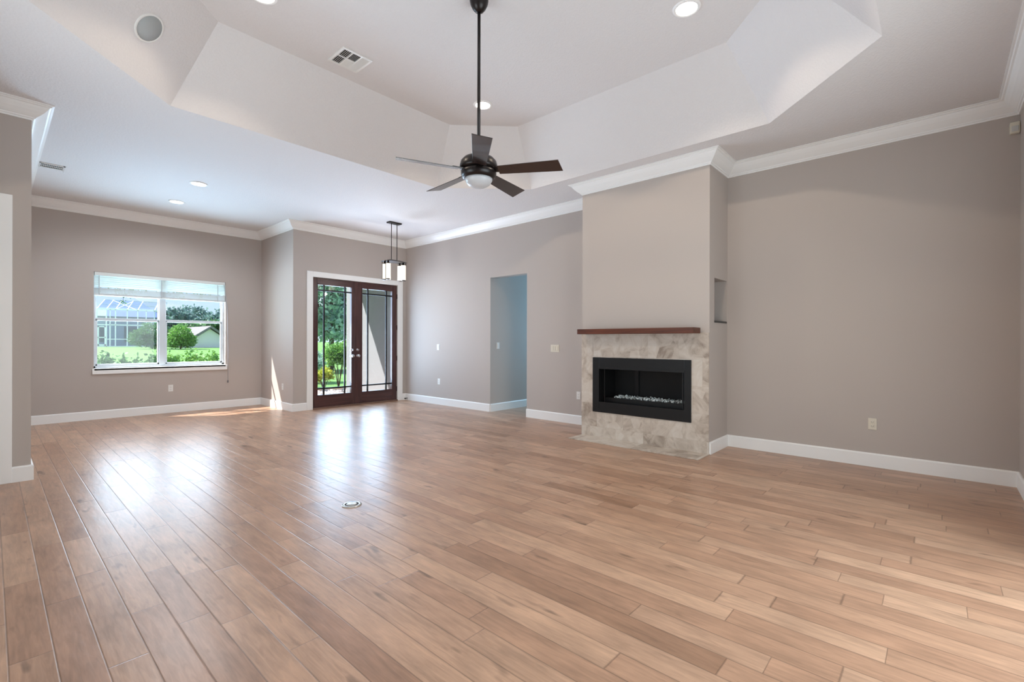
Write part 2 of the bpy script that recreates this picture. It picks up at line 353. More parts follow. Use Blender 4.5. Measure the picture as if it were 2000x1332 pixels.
def thing(name, label, cat, loc=(0, 0, 0), rot=None, group=None):
    o = bpy.data.objects.new(name, None); COL.objects.link(o); o.location = loc; o.empty_display_size = 0.05
    if rot is not None: o.rotation_euler = rot
    o['label'] = label; o['category'] = cat
    if group: o['group'] = group
    return o
def tag(o, label, cat, group=None, kind=None):
    o['label'] = label; o['category'] = cat
    if group: o['group'] = group
    if kind: o['kind'] = kind
    return o
def struct(o, label=None, cat=None):
    o['kind'] = 'structure'
    if label: o['label'] = label
    if cat: o['category'] = cat
    return o
def copy_tree(o, parent=None):
    c = o.copy(); COL.objects.link(c)
    if parent: c.parent = parent
    for ch in list(o.children): copy_tree(ch, c)
    return c

# ------------------------------------------------------------------ room dimensions
XB, YA, XF, YE, YP = 5.95, 9.87, 5.354, 8.43, 6.03     # right wall, window wall, fireplace face, entry wall, partition face
XJ, XL, YC, XQ = 3.58, -0.77, -0.52, 0.25              # jog wall, left wall, back wall, partition end
FY0, FY1 = 1.886, 3.562                                # chimney breast
ZC, ZT = 3.35, 3.97                                    # ceiling, tray top
WX0, WX1, WZ0, WZ1 = 1.10, 2.95, 0.80, 2.335           # window
DX0, DX1, DZ = 3.93, 5.735, 2.41                       # entry doors
OY0, OY1, OZ = 5.045, 5.895, 2.375                     # hall opening

# floor and ceiling
struct(MB().box(XL - 0.15, 9.2, YC - 0.15, YA + 0.19, -0.12, 0.0).build('floor', FLOOR), 'glossy light maple plank floor', 'floor')
def octo(x0, x1, y0, y1, c): return [(x0 + c, y0), (x1 - c, y0), (x1, y0 + c), (x1, y1 - c), (x1 - c, y1), (x0 + c, y1), (x0, y1 - c), (x0, y0 + c)]
TX0, TX1, TY0, TY1, TI = 0.16, 5.02, 0.29, 5.105, 0.54
LO = octo(TX0, TX1, TY0, TY1, 0.92); HI = octo(TX0 + TI, TX1 - TI, TY0 + TI, TY1 - TI, 0.92 - 0.586 * TI)
def ceiling():
    bm = bmesh.new()
    out = [bm.verts.new((x, y, ZC)) for x, y in ((XL - 0.15, YC - 0.15), (XB + 0.15, YC - 0.15), (XB + 0.15, YA + 0.19), (XL - 0.15, YA + 0.19))]
    lo = [bm.verts.new((x, y, ZC)) for x, y in LO]; hi = [bm.verts.new((x, y, ZT)) for x, y in HI]
    es = [bm.edges.new((out[i], out[(i + 1) % 4])) for i in range(4)] + [bm.edges.new((lo[i], lo[(i + 1) % 8])) for i in range(8)]
    bmesh.ops.triangle_fill(bm, edges=es, use_beauty=True)
    for f in bm.faces[:]:       # drop anything that filled the tray hole
        c = f.calc_center_median()
        if TX0 + 0.6 < c.x < TX1 - 0.6 and TY0 + 0.6 < c.y < TY1 - 0.6: bm.faces.remove(f)
    for i in range(8):
        j = (i + 1) % 8; bm.faces.new((lo[i], lo[j], hi[j], hi[i]))
    bm.faces.new(hi)
    me = bpy.data.meshes.new('ceiling')
    bmesh.ops.recalc_face_normals(bm, faces=bm.faces[:]); bm.to_mesh(me); bm.free()
    me.materials.append(CEIL); o = bpy.data.objects.new('ceiling', me); COL.objects.link(o)
    return struct(o, 'white textured ceiling with octagonal tray', 'ceiling')
ceiling()

# walls
def hole_wall(name, axis, p0, p1, a0, a1, z1, holes, m=WALL):
    """wall across `axis` thickness p0..p1, running a0..a1, with holes (h0,h1,z0,z1) sorted along the run."""
    mb = MB(); cur = a0
    def add(u0, u1, z0, zz):
        if u1 - u0 < 1e-5 or zz - z0 < 1e-5: return
        if axis == 'X': mb.box(p0, p1, u0, u1, z0, zz)
        else: mb.box(u0, u1, p0, p1, z0, zz)
    for h0, h1, z0, zz in holes:
        add(cur, h0, 0, z1); add(h0, h1, 0, z0); add(h0, h1, zz, z1); cur = h1
    add(cur, a1, 0, z1)
    return struct(mb.build(name, m), None, None)
hole_wall('wall_right', 'X', XB, XB + 0.15, YC - 0.15, YE + 0.17, ZC, [(OY0, OY1, 0, OZ)])
hole_wall('wall_front', 'Y', YA, YA + 0.19, XQ - 0.15, XJ + 0.17, ZC, [(WX0, WX1, WZ0, WZ1)])
hole_wall('wall_entry', 'Y', YE, YE + 0.17, XJ, XB, ZC, [(DX0, DX1, 0, DZ)])
hole_wall('wall_jog', 'X', XJ, XJ + 0.17, YE + 0.17, YA, ZC, [])
hole_wall('wall_back', 'Y', YC - 0.15, YC, XL - 0.15, XB, ZC, [(1.15, 3.95, 0, 2.4)])
hole_wall('wall_left', 'X', XL - 0.15, XL, YC, YP + 0.15, ZC, [(2.6, 4.6, 0, 2.4)])
hole_wall('wall_partition', 'Y', YP, YP + 0.15, XL, XQ, ZC, [(-0.72, 0.02, 0, 2.40)])
hole_wall('wall_side', 'X', XQ - 0.15, XQ, YP + 0.15, YA, ZC, [])
# closet behind the partition door: back and side so that no sky shows through
struct(MB().box(XL - 0.15, XL, YP + 0.15, YA + 0.19, 0, ZC).box(XL, XQ - 0.15, 7.6, 7.7, 0, ZC).build('wall_closet', WALL))
def breast():
    mb = MB()
    nx0, nx1, nz0, nz1 = 5.505, 5.925, 1.468, 1.975
    fy0, fy1, fz0, fz1 = 2.14, 3.33, 0.38, 0.96        # firebox hole in the face
    t = 0.06
    # face with firebox hole
    mb.box(XF, XF + t, FY0, fy0, 0, ZC).box(XF, XF + t, fy1, FY1, 0, ZC).box(XF, XF + t, fy0, fy1, 0, fz0).box(XF, XF + t, fy0, fy1, fz1, ZC)
    # near side with niche hole
    mb.box(XF + t, nx0, FY0, FY0 + t, 0, ZC).box(nx1, XB, FY0, FY0 + t, 0, ZC).box(nx0, nx1, FY0, FY0 + t, 0, nz0).box(nx0, nx1, FY0, FY0 + t, nz1, ZC)
    mb.box(XF + t, XB, FY1 - t, FY1, 0, ZC)
    # niche box
    d = FY0 + 0.34; e = 0.02
    mb.box(nx0 - e, nx1 + e, d, d + e, nz0 - e, nz1 + e).box(nx0 - e, nx0, FY0 + t, d, nz0 - e, nz1 + e).box(nx1, nx1 + e, FY0 + t, d, nz0 - e, nz1 + e)
    mb.box(nx0, nx1, FY0 + t, d, nz0 - e, nz0).box(nx0, nx1, FY0 + t, d, nz1, nz1 + e)
    o = struct(mb.build('wall_fireplace', WALL), 'greige chimney breast with side niche', 'wall')
    sh = MB().box(nx0 + 0.002, nx1 - 0.002, FY0 - 0.004, d - 0.005, nz0, nz0 + 0.022).build('niche_shelf', mat('dark_glass_shelf', (26, 30, 32), 0.2))
    tag(sh, 'dark shelf at the bottom of the niche beside the fireplace', 'shelf')
breast()
# hall beyond the opening
struct(MB().box(XB + 0.15, 9.2, OY1, OY1 + 0.12, 0, 2.9).build('wall_hall', WALL))
struct(MB().box(XB + 0.15, 9.2, 4.55, 4.67, 0, 2.9).build('wall_passage', WALL))
struct(MB().box(9.2, 9.32, 4.55, OY1 + 0.12, 0, 2.9).build('wall_end', WALL))
struct(MB().box(XB + 0.15, 9.32, 4.55, OY1 + 0.12, 2.75, 2.9).build('ceiling_hall', CEIL))

# ------------------------------------------------------------------ swept trim
def miter_run(profile, pts, closed=False):
    """pts run with the room on the left; returns one MB per segment with mitred ends. profile = [(distance from wall, z)]"""
    n = len(pts); P = [Vector(p) for p in pts]; seg = n if closed else n - 1
    def nrm(i): d = (P[(i + 1) % n] - P[i]).normalized(); return Vector((-d.y, d.x))
    mit = []
    for i in range(n):
        if not closed and i == 0: mit.append(nrm(0)); continue
        if not closed and i == n - 1: mit.append(nrm(n - 2)); continue
        a, b = nrm((i - 1) % n), nrm(i); mit.append((a + b) / (1 + a.dot(b)))
    res = []; k = len(profile)
    for i in range(seg):
        j = (i + 1) % n; vs = []
        for q in (i, j):
            for d, z in profile: p = P[q] + mit[q] * d; vs.append((p.x, p.y, z))
        fs = [(a, (a + 1) % k, k + (a + 1) % k, k + a) for a in range(k)] + [tuple(range(k)), tuple(range(2 * k - 1, k - 1, -1))]
        res.append(MB().add(vs, fs))
    return res
Z0 = 3.215
CROWN = [(0, Z0), (0.010, Z0), (0.014, Z0 + 0.012), (0.024, Z0 + 0.016), (0.027, Z0 + 0.026), (0.036, Z0 + 0.032), (0.054, Z0 + 0.047), (0.078, Z0 + 0.070), (0.098, Z0 + 0.096),
         (0.108, Z0 + 0.112), (0.120, Z0 + 0.116), (0.126, Z0 + 0.124), (0.140, Z0 + 0.126), (0.140, ZC), (0, ZC)]
room = [(XB, YC), (XB, FY0), (XF, FY0), (XF, FY1), (XB, FY1), (XB, YE), (XJ, YE), (XJ, YA), (XQ, YA), (XQ, YP), (XL, YP), (XL, YC)]
for i, mb in enumerate(miter_run(CROWN, room, True)):
    struct(mb.build('trim_%d' % (i + 1), TRIM), 'white crown moulding', 'crown moulding')
BH = 0.136
BASE = [(0.0, 0.0), (0.018, 0.0), (0.018, BH - 0.012), (0.012, BH - 0.003), (0.007, BH), (0.0, BH)]
runs = [('right', [(XB, YC), (XB, FY0), (XF + 0.0, FY0)]), ('center', [(XB, FY1), (XB, OY0)]), ('far', [(XB, OY1), (XB, YE), (DX1 + 0.125, YE)]),
        ('entry', [(DX0 - 0.11, YE), (XJ, YE), (XJ, YA), (XQ, YA), (XQ, YP), (0.13, YP)]), ('left', [(XL, YP), (XL, 4.6)]), ('back', [(3.95, YC), (XB, YC)]),
        ('hall', [(9.2, OY1), (XB, OY1)])]
for nm, pts in runs:
    prof = BASE
    segs = miter_run(prof, pts)
    for k, mb in enumerate(segs):
        side = nm + ('' if k == 0 else '_' + ['', 'side', 'return', 'window', 'wing', 'end'][k])
        struct(mb.build('baseboard_' + side, TRIM), 'white baseboard', 'baseboard')

# partition door casing
struct(MB().box(0.02, 0.133, YP - 0.02, YP + 0.0, 0, 2.52).box(-0.70, 0.02, YP - 0.02, YP, 2.40, 2.52).box(0.005, 0.02, YP - 0.005, YP + 0.15, 0, 2.40)
       .build('trim_20', TRIM, bevel=0.003), 'white door casing on the left partition', 'door casing')
struct(MB().box(-0.72, 0.005, YP + 0.08, YP + 0.12, 0, 2.40).build('door_3', TRIM, bevel=0.003), 'white closed door in the left partition', 'door')

# ------------------------------------------------------------------ front window
def window():
    y0 = YA + 0.085; r = thing('window_1', 'white double single-hung window with raised blind above the sill', 'window', ((WX0 + WX1) / 2, YA, WZ0))
    r['kind'] = 'structure'
    cx, w = (WX0 + WX1) / 2, WX1 - WX0; h = WZ1 - WZ0
    x0, x1 = -w / 2, w / 2; y = 0.095
    f = MB().box(x0, x0 + 0.032, y, y + 0.06, 0, h).box(x1 - 0.032, x1, y, y + 0.06, 0, h).box(x0, x1, y, y + 0.06, 0, 0.04).box(x0, x1, y, y + 0.06, h - 0.04, h)
    mxx = 2.005 - cx
    f.box(mxx - 0.045, mxx + 0.045, y - 0.012, y + 0.06, 0.04, h - 0.04)
    f.build('window_frame', VINYL, r, bevel=0.003)
    zr = 1.588 - WZ0
    for a, b in ((x0 + 0.032, mxx - 0.045), (mxx + 0.045, x1 - 0.032)):
        s = MB().box(a, b, y + 0.008, y + 0.04, zr - 0.022, zr + 0.022).box(a, a + 0.022, y + 0.008, y + 0.04, 0.04, zr).box(b - 0.022, b, y + 0.008, y + 0.04, 0.04, zr).box(a, b, y + 0.008, y + 0.04, 0.04, 0.068)
        s.box(a, a + 0.014, y + 0.035, y + 0.055, zr, h - 0.04).box(b - 0.014, b, y + 0.035, y + 0.055, zr, h - 0.04)
        s.build('sash', VINYL, r, bevel=0.002)
        MB().box(a + 0.004, b - 0.004, y + 0.022, y + 0.026, 0.05, zr - 0.004).box(a + 0.004, b - 0.004, y + 0.044, y + 0.048, zr + 0.004, h - 0.03).build('pane', GLASS, r)
    MB().box(x0 - 0.02, x1 + 0.025, -0.028, 0.0, -0.088, 0.0).box(x0, x1, -0.028, y + 0.02, -0.03, 0.002).build('window_sill', TRIM, r, bevel=0.004)
window()
def blind():
    cx, hw = (WX0 + WX1) / 2, (WX1 - WX0) / 2 - 0.008
    r = thing('window_blind', 'white slatted blind drawn up at the top of the front window', 'blind', (cx, YA + 0.035, 1.965))
    T = WZ1 - 1.965
    MB().box(-hw, hw, -0.030, 0.025, T - 0.055, T - 0.002).build('headrail', mat('blind_headrail', (226, 230, 228), 0.5), r, bevel=0.002)
    # open slats under the headrail
    for k in range(6):
        z = T - 0.075 - k * 0.030
        a = math.radians(52); dy, dz = 0.022 * math.cos(a), 0.022 * math.sin(a)
        MB().add([(-hw, -dy, z - dz), (hw, -dy, z - dz), (hw, dy, z + dz), (-hw, dy, z + dz), (-hw, -dy, z - dz - 0.002), (hw, -dy, z - dz - 0.002), (hw, dy, z + dz - 0.002), (-hw, dy, z + dz - 0.002)],
                 [(0, 1, 2, 3), (7, 6, 5, 4), (0, 4, 5, 1), (1, 5, 6, 2), (2, 6, 7, 3), (3, 7, 4, 0)]).build('slat', SLAT, r)
    # gathered slats and bottom rail
    g = MB()
    for k in range(11): g.box(-hw, hw, -0.023, 0.023, 0.028 + k * 0.0085, 0.032 + k * 0.0085)
    g.build('gathered_slats', mat('blind_stack', (222, 226, 226), 0.55), r)
    MB().box(-hw, hw, -0.024, 0.024, 0.0, 0.026).build('bottom_rail', mat('blind_rail', (218, 222, 222), 0.5), r, bevel=0.003)
    for sx_ in (-0.86, -0.05, 0.80):
        MB().bar((sx_, -0.026, 0.0), (sx_, -0.026, T - 0.05), 0.012, 0.002, (0, 1, 0)).build('ladder_tape', mat('tape', (196, 202, 206), 0.7), r)
    pts = [(hw - 0.02, -0.04, T - 0.05), (hw + 0.03, -0.062, -0.1), (hw + 0.04, -0.075, -0.9), (hw + 0.038, -0.075, -1.46)]
    c = MB().tube(pts, 0.004, 6).build('cord', mat('blind_cord', (176, 178, 186), 0.7), r)
    MB().lathe([(0.004, 0.02), (0.011, 0.005), (0.012, -0.02), (0.006, -0.03)], (hw + 0.038, -0.075, -1.47), 10).build('tassel', mat('cord_tassel', (104, 104, 110), 0.6), c)
blind()

# ------------------------------------------------------------------ entry doors
def entry_doors():
    xm = 4.755
    struct(MB().box(DX0 - 0.11, DX0, YE - 0.022, YE, 0, DZ + 0.10).box(DX1, DX1 + 0.125, YE - 0.022, YE, 0, DZ + 0.10).box(DX0, DX1, YE - 0.022, YE, DZ, DZ + 0.10)
           .build('trim_21', TRIM, bevel=0.004), 'white casing round the entry doors', 'door casing')
    struct(MB().box(DX0, DX1, YE - 0.03, YE + 0.19, 0, 0.028).build('trim_22', mat('threshold', (120, 92, 78), 0.4), bevel=0.004), 'brown door threshold', 'threshold')
    y = YE + 0.012
    for i, (a, b) in enumerate(((DX0 + 0.004, xm - 0.002), (xm + 0.002, DX1 - 0.004))):
        r = thing('door_%d' % (i + 1), ('mahogany glazed entry door showing trees, left leaf' if i == 0 else 'mahogany glazed entry door showing the porch wall, right leaf'), 'door', (a, y, 0.03))
        r['kind'] = 'structure'
        w = b - a; h = DZ - 0.034; t = 0.045
        gx0 = 4.020 - a if i == 0 else 4.920 - a; gx1 = 4.712 - a if i == 0 else 5.626 - a
        gz0, gz1 = 0.238 - 0.03, 2.292 - 0.03
        MB().box(0, gx0, 0, t, 0, h).box(gx1, w, 0, t, 0, h).build('stile', DOORW, r, bevel=0.003)
        MB().box(gx0, gx1, 0, t, 0, gz0).box(gx0, gx1, 0, t, gz1, h).build('rail', DOORH, r, bevel=0.003)
        gb = MB(); q = 0.012
        gb.box(gx0, gx0 + q, -0.004, t + 0.004, gz0, gz1).box(gx1 - q, gx1, -0.004, t + 0.004, gz0, gz1).box(gx0, gx1, -0.004, t + 0.004, gz0, gz0 + q).box(gx0, gx1, -0.004, t + 0.004, gz1 - q, gz1)
        gb.build('glazing_bead', DOORW, r)
        p = MB().box(gx0, gx1, 0.019, 0.025, gz0, gz1).build('pane', GLASS, r)
        cm = MB(); cw = 0.028
        for vx in ((4.158, 4.574) if i == 0 else (5.062, 5.488)): cm.box(vx - a - cw / 2, vx - a + cw / 2, 0.012, 0.032, gz0, gz1)
        for vz in (0.368 - 0.03, 2.182 - 0.03): cm.box(gx0, gx1, 0.013, 0.031, vz - cw / 2, vz + cw / 2)
        cm.build('muntin', CAME, p)
        hx = w - 0.045 if i == 0 else 0.07
        for hz, rr in ((1.045, 0.028), (0.93, 0.026)):
            k = MB()
            ring = [(rr, 0), (rr, 0.008), (rr * 0.8, 0.014), (0.011, 0.016), (0.011, 0.04)]
            if hz < 1: ring += [(0.026, 0.046), (0.03, 0.058), (0.026, 0.07), (0.012, 0.074)]
            vs = MB().lathe(ring, (0, 0, 0), 20)
            k.add([(hx + v[0], -v[2], hz + v[1]) for v in vs.v], vs.f, True)
            if hz > 1: k.box(hx - 0.004, hx + 0.004, -0.052, -0.03, hz - 0.016, hz + 0.016)
            o = k.build('deadbolt' if hz > 1 else 'door_knob', CHROME, r)
        hgx = -0.004 if i == 0 else w + 0.004
        for hz in (0.22, 0.86, 1.5, 2.15):
            MB().lathe([(0.008, -0.05), (0.008, 0.05)], (hgx, -0.006, hz), 10).build('hinge', CAME, r)
entry_doors()

# ------------------------------------------------------------------ fireplace
def fireplace():
    r = thing('fireplace', 'linear gas fireplace with black frame and travertine tile surround', 'fireplace', (XF, (FY0 + FY1) / 2, 0))
    cy = (FY0 + FY1) / 2; a, b = FY0 - cy, FY1 - cy
    oy0, oy1, oz0, oz1 = 2.080 - cy, 3.382 - cy, 0.330, 1.042
    q = -0.014
    MB().box(q, 0, a + 0.002, oy0 + 0.02, 0, 1.352).box(q, 0, oy1 - 0.02, b - 0.002, 0, 1.352).box(q, 0, oy0 + 0.02, oy1 - 0.02, 0, oz0 + 0.02).box(q, 0, oy0 + 0.02, oy1 - 0.02, oz1 - 0.02, 1.352).build('tile_surround', TILE, r)
    MB().box(-0.002, 0.0, b - 0.010, b, 0, 1.352).build('edge_trim', TRIM, r)
    MB().prism([(-0.355, b - 0.02), (-0.345, a - 0.008), (0, a - 0.008), (0, b - 0.02)], 0.0005, 0.007).build('hearth', TILE, r)
    iy0, iy1, iz0, iz1 = 2.160 - cy, 3.285 - cy, 0.465, 0.900
    f = q - 0.012
    fr = MB().box(f, 0.0, oy0, iy0, oz0, oz1).box(f, 0.0, iy1, oy1, oz0, oz1).box(f, 0.0, iy0, iy1, oz0, iz0).box(f, 0.0, iy0, iy1, iz1, oz1)
    fr.build('frame', BLACK, r, bevel=0.003)
    MB().box(f - 0.006, f, iy0 - 0.01, iy1 + 0.01, iz1 - 0.006, iz1 + 0.016).build('hood_lip', BLACK, r)
    d = 0.42; bx = MB()
    w0, w1, v0, v1 = 2.16 - cy, 3.30 - cy, 0.42, 0.94
    e = 0.012
    bx.box(d, d + e, w0, w1, v0, v1).box(0.004, d, w0 - e, w0, v0 - e, v1 + e).box(0.004, d, w1, w1 + e, v0 - e, v1 + e).box(0.004, d, w0, w1, v0 - e, v0).box(0.004, d, w0, w1, v1, v1 + e)
    bx.build('firebox', SOOT, r)
    MB().box(0.10, 0.30, w0 + 0.02, w1 - 0.02, v0, 0.515).build('burner_tray', BLACK, r, bevel=0.004)
    seam = mat('seam_metal', (30, 30, 32), 0.4, metal=0.4)
    for q_ in ((d - 0.02, d - 0.002, w1 - 0.36, w1 - 0.30), (0.03, 0.045, w1 - 0.07, w1 - 0.06), (0.03, 0.045, w0 + 0.03, w0 + 0.045)):
        MB().box(*q_, v0, v1).build('panel_seam', seam, r)
    g = MB(); rnd = random.Random(3)
    for k in range(520):
        px, py = 0.11 + rnd.random() * 0.18, w0 + 0.05 + rnd.random() * (w1 - w0 - 0.20)
        s = 0.006 + rnd.random() * 0.010; pz = 0.515 + s * 0.5 + 0.03 * rnd.random() * rnd.random()
        A = [Vector((rnd.uniform(-1, 1), rnd.uniform(-1, 1), rnd.uniform(-1, 1))).normalized() * s for _ in range(5)]
        c = Vector((px, py, pz)); g.add([c + v for v in A] + [c - A[0]], [(0, 1, 2), (0, 2, 3), (0, 3, 4), (0, 4, 1), (5, 2, 1), (5, 3, 2), (5, 4, 3), (5, 1, 4)])
    o = g.build('fire_glass', mat('crushed_glass', (206, 214, 214), 0.15), r); o['kind'] = 'stuff'; o['label'] = 'pale crushed fire glass'
fireplace()
mantel = MB().box(5.13, XF - 0.0145, 1.98, 3.495, 1.344, 1.408)
tag(mantel.build('mantel_shelf', MANTEL, bevel=0.004), 'reddish brown wooden mantel shelf above the fireplace tile', 'mantel')

# ------------------------------------------------------------------ electrical plates
def plate(name, label, cat, loc, facing, gang=1, kind='outlet', m=WHITE, group=None):
    """facing: rotation about Z so that local -Y looks into the room"""
    r = thing(name, label, cat, loc, (0, 0, facing), group)
    w = 0.070 + 0.046 * (gang - 1)
    MB().box(-w / 2, w / 2, -0.006, 0, -0.0575, 0.0575).build('cover_plate', m, r, bevel=0.002)
    for g in range(gang):
        x = (g - (gang - 1) / 2) * 0.046
        if kind == 'outlet':
            for z in (-0.020, 0.020):
                s = MB().box(x - 0.0165, x + 0.0165, -0.009, -0.005, z - 0.0135, z + 0.0135).build('receptacle', m, r, bevel=0.003)
                MB().box(x - 0.0085, x - 0.006, -0.0095, -0.0085, z - 0.005, z + 0.005).box(x + 0.006, x + 0.0085, -0.0095, -0.0085, z - 0.004, z + 0.004).box(x - 0.002, x + 0.002, -0.0095, -0.0085, z - 0.010, z - 0.007).build('slots', DARKSLOT, s)
        else:
            MB().box(x - 0.0165, x + 0.0165, -0.010, -0.005, -0.033, 0.033).build('rocker', m, r, bevel=0.002)
    return r
RW, FW_, = -PI / 2, 0.0        # on the right wall (facing -X); on the front wall (facing -Y)
plate('wall_outlet', 'white outlet on the window wall below the front window', 'outlet', (2.105, YA, 0.424), FW_)
plate('wall_outlet', 'ivory outlet low on the bare wall right of the fireplace', 'outlet', (XB, 0.491, 0.428), RW, m=IVORY)
plate('wall_outlet', 'white outlet at the fireplace left edge, just above the baseboard', 'outlet', (XB, 4.02, 0.436), RW)
plate('wall_outlet', 'white outlet below the light switch near the entry doors', 'outlet', (XB, 7.315, 0.453), RW)
plate('wall_outlet', 'white outlet on the short jog wall beside the entry doors', 'outlet', (XJ, 8.854, 0.414), RW)
plate('light_switch', 'white single light switch on the wall right of the entry doors', 'switch', (XB, 7.341, 1.13), RW, kind='switch')
plate('light_switch', 'white triple light switch between the hall opening and the fireplace', 'switch', (XB, 4.466, 1.14), RW, gang=3, kind='switch', m=IVORY)
plate('light_switch', 'white light switch on the wall inside the hall opening', 'switch', (6.145, OY1, 1.17), FW_, kind='switch')

# ------------------------------------------------------------------ recessed lights
def recessed(loc, label, power, first=[None]):
    if first[0] is None:
        r = thing('recessed_light', label, 'recessed light', loc, None, 'recessed ceiling lights')
        MB().lathe([(0.082, -0.002), (0.086, -0.010), (0.104, -0.008), (0.110, 0.0)], (0, 0, 0), 40, cap=False).build('trim_ring', TRIM, r)
        MB().lathe([(0.083, -0.004), (0.05, -0.003), (0.001, -0.002)], (0, 0, 0), 40, cap=False).build('lens', LENS, r)
        first[0] = r
    else:
        r = copy_tree(first[0]); r.location = loc; r['label'] = label
    d = bpy.data.lights.new('downlight', 'SPOT'); d.energy, d.color = power; d.spot_size = math.radians(136 if loc[2] > 3.5 else 165); d.spot_blend = 0.12 if loc[2] > 3.5 else 0.5; d.shadow_soft_size = 0.055
    o = bpy.data.objects.new('downlight', d); COL.objects.link(o); o.location = (loc[0], loc[1], loc[2] - 0.014)
RL = [((3.803, 3.899, ZT), 'recessed light glowing in the tray ceiling behind the fan rod', LP['tray']), ((3.807, 1.53, ZT), 'recessed light glowing in the tray ceiling right of the fan', LP['tray']),
      ((1.436, 3.95, ZT), 'recessed light at the top photo edge near the tray air vent', LP['tray']), ((1.40, 1.53, ZT), 'recessed light in the tray corner above the camera', LP['tray']),
      ((1.876, 7.362, ZC), 'recessed light in the flat front ceiling, nearer the fan of the two', LP['front']), ((1.896, 8.563, ZC), 'recessed light in the flat front ceiling, nearer the front window', LP['front'])]
for l in RL: recessed(*l)

# ------------------------------------------------------------------ ceiling fan
def fan():
    FX, FYY = 2.59, 2.70
    r = thing('ceiling_fan', 'dark bronze five-blade ceiling fan on a long rod', 'ceiling fan', (FX, FYY, ZT))
    z = lambda v: v - ZT
    MB().lathe([(0.074, 0.0), (0.074, -0.035), (0.068, -0.06), (0.055, -0.088), (0.036, -0.112), (0.022, -0.120), (0.012, -0.122)], (0, 0, 0), 32).build('canopy', BRONZE, r)
    MB().lathe([(0.0125, -0.11), (0.0125, z(2.72))], (0, 0, 0), 16).build('downrod', BRONZE, r)
    MB().lathe([(0.018, z(2.76)), (0.030, z(2.745)), (0.034, z(2.715)), (0.075, z(2.705)), (0.120, z(2.690)), (0.142, z(2.665)), (0.150, z(2.630)), (0.150, z(2.612)), (0.143, z(2.604)), (0.130, z(2.600))], (0, 0, 0), 48).build('motor_housing', BRONZE, r)
    MB().lathe([(0.128, z(2.604)), (0.128, z(2.596)), (0.140, z(2.588)), (0.140, z(2.566)), (0.132, z(2.545)), (0.116, z(2.532)), (0.105, z(2.530))], (0, 0, 0), 48).build('light_ring', BRONZE, r)
    MB().lathe([(0.110, z(2.533)), (0.106, z(2.515)), (0.090, z(2.490)), (0.062, z(2.472)), (0.030, z(2.464)), (0.001, z(2.462))], (0, 0, 0), 40).build('light_bowl', FROST, r)
    toward = math.atan2(-fw.y, -fw.x)          # horizontal direction from the fan to the room corner behind the viewer
    pitch = math.radians(14)
    for k in range(5):
        ang = toward + math.radians(6 + 72 * k)
        R_ = Matrix.Translation((0, 0, z(2.592))) @ Matrix.Rotation(ang, 4, 'Z') @ Matrix.Rotation(-pitch, 4, 'X')
        st = [(0.16, 0.052), (0.30, 0.058), (0.45, 0.064), (0.60, 0.069), (0.648, 0.071)]
        vs = []; fs = []; t = 0.005
        for x, hw in st:
            sk = 0.012 if x > 0.62 else 0.0
            vs += [(x - sk, -hw, -t / 2), (x + sk, hw, -t / 2), (x + sk, hw, t / 2), (x - sk, -hw, t / 2)]
        n = len(st)
        for i in range(n - 1):
            for a in range(4): fs.append((i * 4 + a, i * 4 + (a + 1) % 4, i * 4 + 4 + (a + 1) % 4, i * 4 + 4 + a))
        fs += [(3, 2, 1, 0), tuple(4 * (n - 1) + a for a in range(4))]
        MB().add([R_ @ Vector(v) for v in vs], fs).build('blade', BLADE, r, bevel=0.001)
        ar = MB().add([R_ @ Vector(v) for v in [(0.09, -0.028, 0.003), (0.22, -0.036, 0.003), (0.22, 0.036, 0.003), (0.09, 0.028, 0.003), (0.09, -0.028, 0.010), (0.22, -0.036, 0.010), (0.22, 0.036, 0.010), (0.09, 0.028, 0.010)]],
                      [(3, 2, 1, 0), (4, 5, 6, 7), (0, 1, 5, 4), (1, 2, 6, 5), (2, 3, 7, 6), (3, 0, 4, 7)])
        ar.build('blade_arm', BRONZE, r)
fan()

